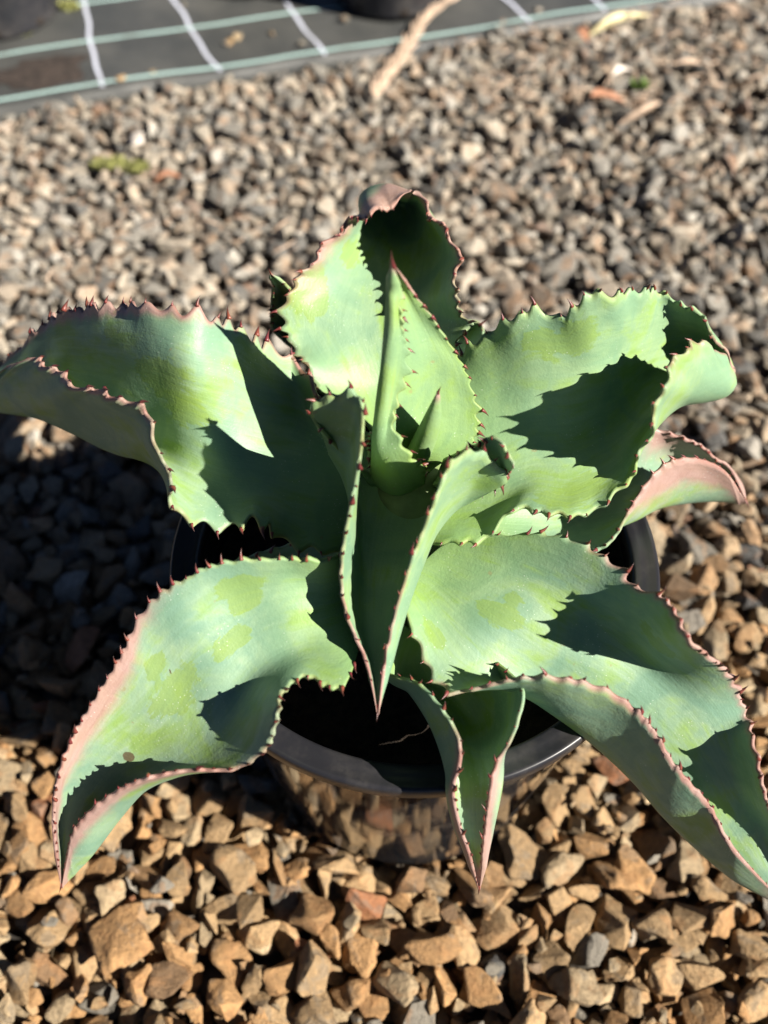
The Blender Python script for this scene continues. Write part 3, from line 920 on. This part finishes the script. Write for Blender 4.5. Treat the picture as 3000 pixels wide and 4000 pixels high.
# sliver of the leaf between the front leaf's left wing and the spike
add_leaf([[(1500, 1850, 60), (1485, 1860, 58), (1465, 1865, 60)],
          [(1500, 1790, 72), (1475, 1800, 68), (1445, 1800, 72)],
          [(1488, 1735, 84), (1465, 1735, 82), (1440, 1730, 84)]], (1448, 1690, 94), amp=.002, thick=.0025, spine=.003, pitch=.006, pinkw=.002)
# front leaf: a deep channel with flaring wings at its base
add_leaf([[(1440, 1890, 54), (1490, 1890, 51), (1560, 1920, 50), (1640, 1895, 51), (1680, 1875, 53)],
          [(1300, 1735, 94), (1385, 1840, 62), (1550, 1940, 49), (1730, 1930, 54), (1850, 1890, 70)],
          [(1200, 1600, 114), (1350, 1830, 64), (1545, 1970, 48), (1765, 1965, 54), (1990, 1870, 86)],
          [(1310, 1535, 126), (1362, 1880, 62), (1530, 2020, 47), (1745, 2000, 53), (1905, 1775, 104)],
          [(1412, 1540, 132), (1375, 1930, 60), (1510, 2085, 46), (1705, 2055, 54), (1815, 1755, 116)],
          [(1424, 1680, 126), (1385, 1995, 59), (1490, 2155, 45), (1667, 2120, 54), (1738, 1830, 114)],
          [(1405, 1830, 115), (1395, 2085, 54), (1475, 2235, 44), (1637, 2195, 53), (1692, 1950, 105)],
          [(1370, 2000, 98), (1402, 2190, 51), (1462, 2320, 42), (1602, 2290, 51), (1642, 2075, 94)],
          [(1340, 2170, 80), (1398, 2285, 48), (1455, 2420, 41), (1570, 2390, 49), (1590, 2215, 82)],
          [(1340, 2320, 66), (1400, 2395, 46), (1456, 2520, 40), (1542, 2490, 47), (1542, 2365, 70)],
          [(1378, 2450, 56), (1418, 2505, 44), (1462, 2610, 40), (1517, 2590, 45), (1510, 2505, 59)],
          [(1436, 2580, 48), (1452, 2612, 43), (1470, 2680, 41), (1496, 2660, 43), (1490, 2615, 48)]],
         (1476, 2785, 42), young=.22, pinkL=(0, .1, .2, .25, .35, .6, 1.2), pinkR=(0, .1, .15, .2, .3, .6, 1.2), pinkw=.0018, amp=.0062, pitch=.0098, thick=.0042, tooth=.0036,
         blots=[(1340, 1760, .006, .003)], label='channelled front leaf pointing towards the viewer')
# young upright leaf in the centre
add_leaf([[(1665, 1850, 56), (1655, 1825, 57), (1570, 1800, 60), (1473, 1845, 62), (1545, 1918, 60), (1655, 1880, 58)],
          [(1745, 1795, 63), (1695, 1790, 65), (1580, 1760, 72), (1476, 1785, 78), (1535, 1850, 77), (1655, 1825, 78)],
          [(1845, 1735, 70), (1760, 1720, 74), (1620, 1695, 82), (1482, 1710, 92), (1512, 1775, 89), (1605, 1775, 92)],
          [(1868, 1645, 82), (1780, 1620, 86), (1640, 1595, 93), (1493, 1610, 106), (1512, 1655, 101), (1545, 1665, 102)],
          [(1858, 1550, 94), (1770, 1520, 98), (1650, 1495, 105), (1505, 1500, 118), (1528, 1535, 113), (1566, 1550, 112)],
          [(1822, 1450, 106), (1750, 1420, 111), (1650, 1395, 117), (1515, 1390, 130), (1548, 1412, 126), (1590, 1425, 124)],
          [(1752, 1335, 121), (1690, 1300, 126), (1620, 1285, 131), (1522, 1290, 142), (1552, 1302, 138), (1582, 1315, 136)],
          [(1672, 1222, 138), (1630, 1200, 142), (1590, 1187, 145), (1527, 1190, 153), (1550, 1202, 150), (1573, 1212, 150)],
          [(1602, 1132, 153), (1580, 1116, 156), (1560, 1108, 157), (1530, 1110, 161), (1545, 1117, 160), (1558, 1127, 157)]],
         (1533, 1030, 174), young=.6, pinkL=(0, .1, .1, .15, .4, 1.2), pinkR=(0, .1, .1, .15, .3, 1.0), pinkw=.0018, amp=.0048, pitch=.0084, thick=.004, tooth=.003, spine=.011,
         label='young upright leaf with one edge rolled inward')

# innermost rolled bud
a = S(1622, 1795, RIM_Z + .068); b = S(1712, 1530, RIM_Z + .120)
P = [a + (b - a) * f + np.array([.0015, 0, 0]) * math.sin(f * math.pi) for f in np.linspace(0, 1, 14)]
rad = [.0066 * (1 - .15 * (f - .3) ** 2) * (1 - f ** 2.2) + .0004 for f in np.linspace(0, 1, 14)]
V, F = tube(P, rad, 16, .8)
V = [np.array(v) - (0, 0, AZ) for v in V]
me = mesh('leaf', V, F)
al = np.repeat(np.linspace(.1, .85, 14), 16)
for nm, arr in (('along', al), ('edge', al * 0 + .01), ('pink', np.clip((al - .7) / .15, 0, 1) * .9), ('rimline', al * 0), ('blotch', al * 0), ('scar', al * 0), ('young', al * 0 + .55)):
    at = me.attributes.new(nm, 'FLOAT', 'POINT'); at.data.foreach_set('value', arr.astype(np.float32))
at = me.attributes.new('leafvec', 'FLOAT_VECTOR', 'POINT')
at.data.foreach_set('vector', np.stack([al * .05, np.tile(np.linspace(0, .02, 16), 14), al * 0], -1).astype(np.float32).ravel())
bud = link('leaf', me, M['leaf'], agave)
bud['label'] = 'innermost rolled leaf bud'
z = Vector(b - a).normalized(); x = z.orthogonal().normalized(); y = z.cross(x)
t = link('terminal_spine', TOOTH, None, bud)
bb = Vector(b) - z * .0012
t.matrix_local = Matrix.Translation((bb.x, bb.y, bb.z - AZ)) @ Matrix((x, y, z)).transposed().to_4x4() @ Matrix.Diagonal((.0028, .0028, .0045, 1))

# stem that carries the rosette
V, F = lathe([(0, -.02), (.034, -.02), (.033, 0), (.030, .03), (.026, .06), (.016, .090), (0, .092)], 40)
st = link('stem', mesh('stem', V, F), M['soil'], agave)
st.data.materials.clear(); st.data.materials.append(simple('agave_stem', (0.14, 0.19, 0.07), .6, .3, 80))
st.location = (-.003, .008, 0)

# ------------------------------------------------------------------ litter on the gravel
def gz(x, y):
    i = int(np.clip((x - X0) / CELL, 2, nx - 3)); j = int(np.clip((y - Y0) / CELL, 2, ny - 3))
    return float(HF[i - 2:i + 3, j - 2:j + 3].max() - LEVEL)

def surf(px, py, lift=0.0):
    p = S(px, py, 0.0)
    z = MAT_Z if mat_side(p[:2]) > 0 else gz(p[0], p[1])
    return np.array([p[0], p[1], z + lift])

def dry_leaf(name, a, b, width, mat, label, cat, curl=.3, seed=0):
    A, B = surf(*a), surf(*b)
    r = np.random.default_rng(seed)
    n, m = 18, 7
    L = np.linalg.norm(B - A)
    T = (B - A) / L; side = np.cross([0, 0, 1.0], T); side /= np.linalg.norm(side)
    top, ph = [], r.uniform(0, 6, 3)
    for i in range(n):
        f = i / (n - 1)
        w = width * (math.sin(math.pi * min(max(f, .02), .985)) ** .7) * (1 + .15 * math.sin(9 * f + ph[0]))
        c = A + (B - A) * f + np.array([0, 0, .003 + .004 * math.sin(math.pi * f)]) + side * width * .25 * math.sin(4 * f + ph[1])
        for k in range(m):
            g = 2 * k / (m - 1) - 1
            top.append(c + side * g * w / 2 + np.array([0, 0, curl * w * .5 * g * g + .0006 * math.sin(7 * f + 3 * g + ph[2])]))
    V = top + [v - np.array([0, 0, .0006]) for v in top]
    N0 = n * m
    F = []
    for i in range(n - 1):
        for k in range(m - 1):
            q = (i * m + k, (i + 1) * m + k, (i + 1) * m + k + 1, i * m + k + 1)
            F.append(q[::-1]); F.append(tuple(x + N0 for x in q))
    rimi = [i * m for i in range(n)] + [(n - 1) * m + k for k in range(1, m)] + [i * m + m - 1 for i in range(n - 2, -1, -1)] + list(range(m - 2, 0, -1))
    for x, y_ in zip(rimi, rimi[1:] + rimi[:1]): F.append((x, y_, y_ + N0, x + N0))
    o0 = np.array([A[0], A[1], A[2]])
    o = link(name, mesh(name, [v - o0 for v in V], F), mat)
    o.location = o0
    return tag(o, label, cat)

dry_leaf('dead_leaf', (2290, 140), (2530, 75), .016, M['pale'], 'long pale yellow dead leaf on gravel beside the weed mat edge', 'dead leaf', .4, 1)
dry_leaf('dead_leaf', (2250, 130), (2300, 185), .012, M['rust'], 'small orange dead leaf touching the long pale yellow one', 'dead leaf', .5, 2)
dry_leaf('dead_leaf', (2310, 425), (2430, 400), .020, M['rust'], 'broad rust-orange dead leaf lying alone on gravel', 'dead leaf', .6, 3)
dry_leaf('dead_leaf', (2415, 495), (2575, 440), .011, M['straw'], 'narrow tan dead leaf beside the broad rust-orange one', 'dead leaf', .5, 4)
dry_leaf('dead_leaf', (2380, 322), (2475, 285), .011, M['white_chip'], 'whitish curled dead leaf beside a green seedling', 'dead leaf', .5, 5)
dry_leaf('dead_leaf', (2620, 285), (2740, 262), .009, M['straw'], 'thin tan sliver of dead leaf among straw litter', 'dead leaf', .4, 6)
dry_leaf('dead_leaf', (2790, 10), (2885, 85), .015, M['straw'], 'curved buff dead leaf where the weed mat edge runs out', 'dead leaf', .5, 7)
dry_leaf('dead_leaf', (600, 715), (710, 690), .010, M['rust'], 'small brown dead leaf beside the yellow-green moss tuft', 'dead leaf', .5, 8)

# white pebble
Vn, Fq, Nn = lib_stone(901, .14, 2)
me = stone_mesh('white_pebble', Vn * np.array([.009, .008, .006]), Fq, Nn, np.tile([.5, .45, .4], (len(Vn), 1)))
me.materials.clear(); me.materials.append(M['white_chip'])
o = link('white_pebble', me); o.location = surf(535, 560, .004)
tag(o, 'white pebble on the grey gravel above the moss tuft', 'pebble')

r9 = np.random.default_rng(77)
for k, (px, py) in enumerate(((930, 165), (900, 185), (720, 35), (880, 190), (600, 300), (1060, 150), (1350, 95), (300, 185), (1650, 100), (480, 330), (1180, 190), (2100, 60))):
    Vn, Fq, Nn = LIB_FAR[k]
    sz = r9.uniform(.0025, .0058)
    col = np.array(PAL[('sand', 'tan', 'grey', 'pale')[k % 4]])
    o = link('pebble', stone_mesh('pebble', Vn * sz * np.array([1.1, .9, .7]), Fq, Nn, np.tile(col, (len(Vn), 1))))
    o.location = surf(px, py, sz * .6)
    tag(o, 'tiny stray pebble lying on the weed mat', 'pebble', 'stray pebbles on the weed mat')

# dried plaited grass stem lying over the mat edge
pts = [(1462, 410), (1500, 330), (1545, 265), (1600, 205), (1650, 120), (1720, 60), (1810, 5), (1900, -50)]
P = np.array([surf(x, y, .009) for x, y in pts])
P = cr(P, np.linspace(0, len(P) - 1, 60))
base = P[0].copy()
stm = tag(empty('dried_stem', base), 'dried plaited grass stem lying across the edge of the weed mat', 'stem')
V, F = tube(P - base, np.linspace(.0022, .0018, 60), 8)
link('stalk', mesh('stalk', V, F), M['straw'], stm)
rr_ = np.random.default_rng(4)
for k in range(46):
    f = k / 46
    i = int(f * 54); t_ = P[i + 5] - P[i]; t_ /= np.linalg.norm(t_)
    sd = np.cross(t_, [0, 0, 1.0]) * (1 if k % 2 else -1)
    st_ = P[i] - base
    ln = rr_.uniform(.020, .034)
    d = t_ * .9 + sd * rr_.uniform(.12, .42) + np.array([0, 0, rr_.uniform(-.05, .22)])
    Q = np.array([st_ + d * ln * q + sd * .002 * math.sin(q * 3) for q in np.linspace(0, 1, 7)])
    V, F = tube(Q, [.0010, .0020, .0023, .0021, .0015, .0008, .0003], 6, .6)
    link('bract', mesh('bract', V, F), M['straw'], stm)

def tuft(name, px, py, n, spread, hgt, mat, label, cat, seed):
    r = np.random.default_rng(seed)
    c = surf(px, py)
    root = tag(empty(name, c), label, cat)
    V, F = [], []
    for k in range(n):
        a = r.uniform(0, 6.28); rr = spread * math.sqrt(r.uniform())
        x, y = rr * math.cos(a), rr * math.sin(a) * .55
        z0 = -.003
        hh = hgt * r.uniform(.5, 1.1); w = hgt * r.uniform(.16, .3)
        d = np.array([r.normal(0, .5), r.normal(0, .5), 1.0]); d /= np.linalg.norm(d)
        s = np.cross(d, [r.normal(), r.normal(), 0.1]); s /= np.linalg.norm(s)
        b0 = np.array([x, y, z0]); o_ = len(V)
        V += [b0 - s * w * .3, b0 + s * w * .3, b0 + d * hh * .5 + s * w, b0 + d * hh, b0 + d * hh * .5 - s * w]
        F += [(o_, o_ + 1, o_ + 2, o_ + 4), (o_ + 4, o_ + 2, o_ + 3)]
    f = link('foliage', mesh('foliage', V, F), mat, root); f['kind'] = 'stuff'
    return root
tuft('moss_tuft', 430, 650, 420, .017, .009, M['moss'], 'yellow-green moss tuft growing on open gravel near a white pebble', 'moss', 1)
tuft('moss_tuft', 525, 665, 380, .015, .008, M['moss'], 'paler half of the moss on open gravel, beside a brown dead leaf', 'moss', 2)
tuft('moss_tuft', 268, 45, 260, .013, .012, M['moss'], 'bright moss tuft at the side of the scuffed nursery pot', 'moss', 3)
tuft('moss_tuft', 98, 150, 160, .008, .008, M['moss'], 'tiny moss tuft in front of the scuffed nursery pot', 'moss', 4)
tuft('seedling', 2500, 335, 24, .008, .016, M['weed'], 'small bright green seedling sprouting from the gravel', 'seedling', 5)

# dry straw litter along the mat and far right
V, F = [], []
rr_ = np.random.default_rng(21)
for k in range(260):
    px = rr_.uniform(1700, 3050); py = rr_.uniform(20, 430)
    if k % 6 == 0: px, py = rr_.uniform(-20, 3000), rr_.uniform(430, 1100)
    c = S(px, py)
    if mat_side(c[:2]) > -.002: continue
    a = rr_.uniform(0, 3.14); ln = rr_.uniform(.006, .03); w = rr_.uniform(.0004, .0013)
    d = np.array([math.cos(a), math.sin(a), rr_.normal(0, .15)]) * ln / 2
    c[2] = gz(c[0], c[1]) + .0015
    bend = np.array([rr_.normal(0, .1), rr_.normal(0, .1), rr_.uniform(0, .15)]) * ln
    v, f_ = tube([c - d, c - d * .3 + bend, c + d * .4 + bend, c + d], [w, w, w * .8, w * .5], 5)
    F += [tuple(x + len(V) for x in q) for q in f_]; V += list(v)
lt = link('straw_litter', mesh('straw_litter', V, F), M['straw'])
tag(lt, 'scattered dry straw and fibres over the far gravel', 'straw', kind='stuff')
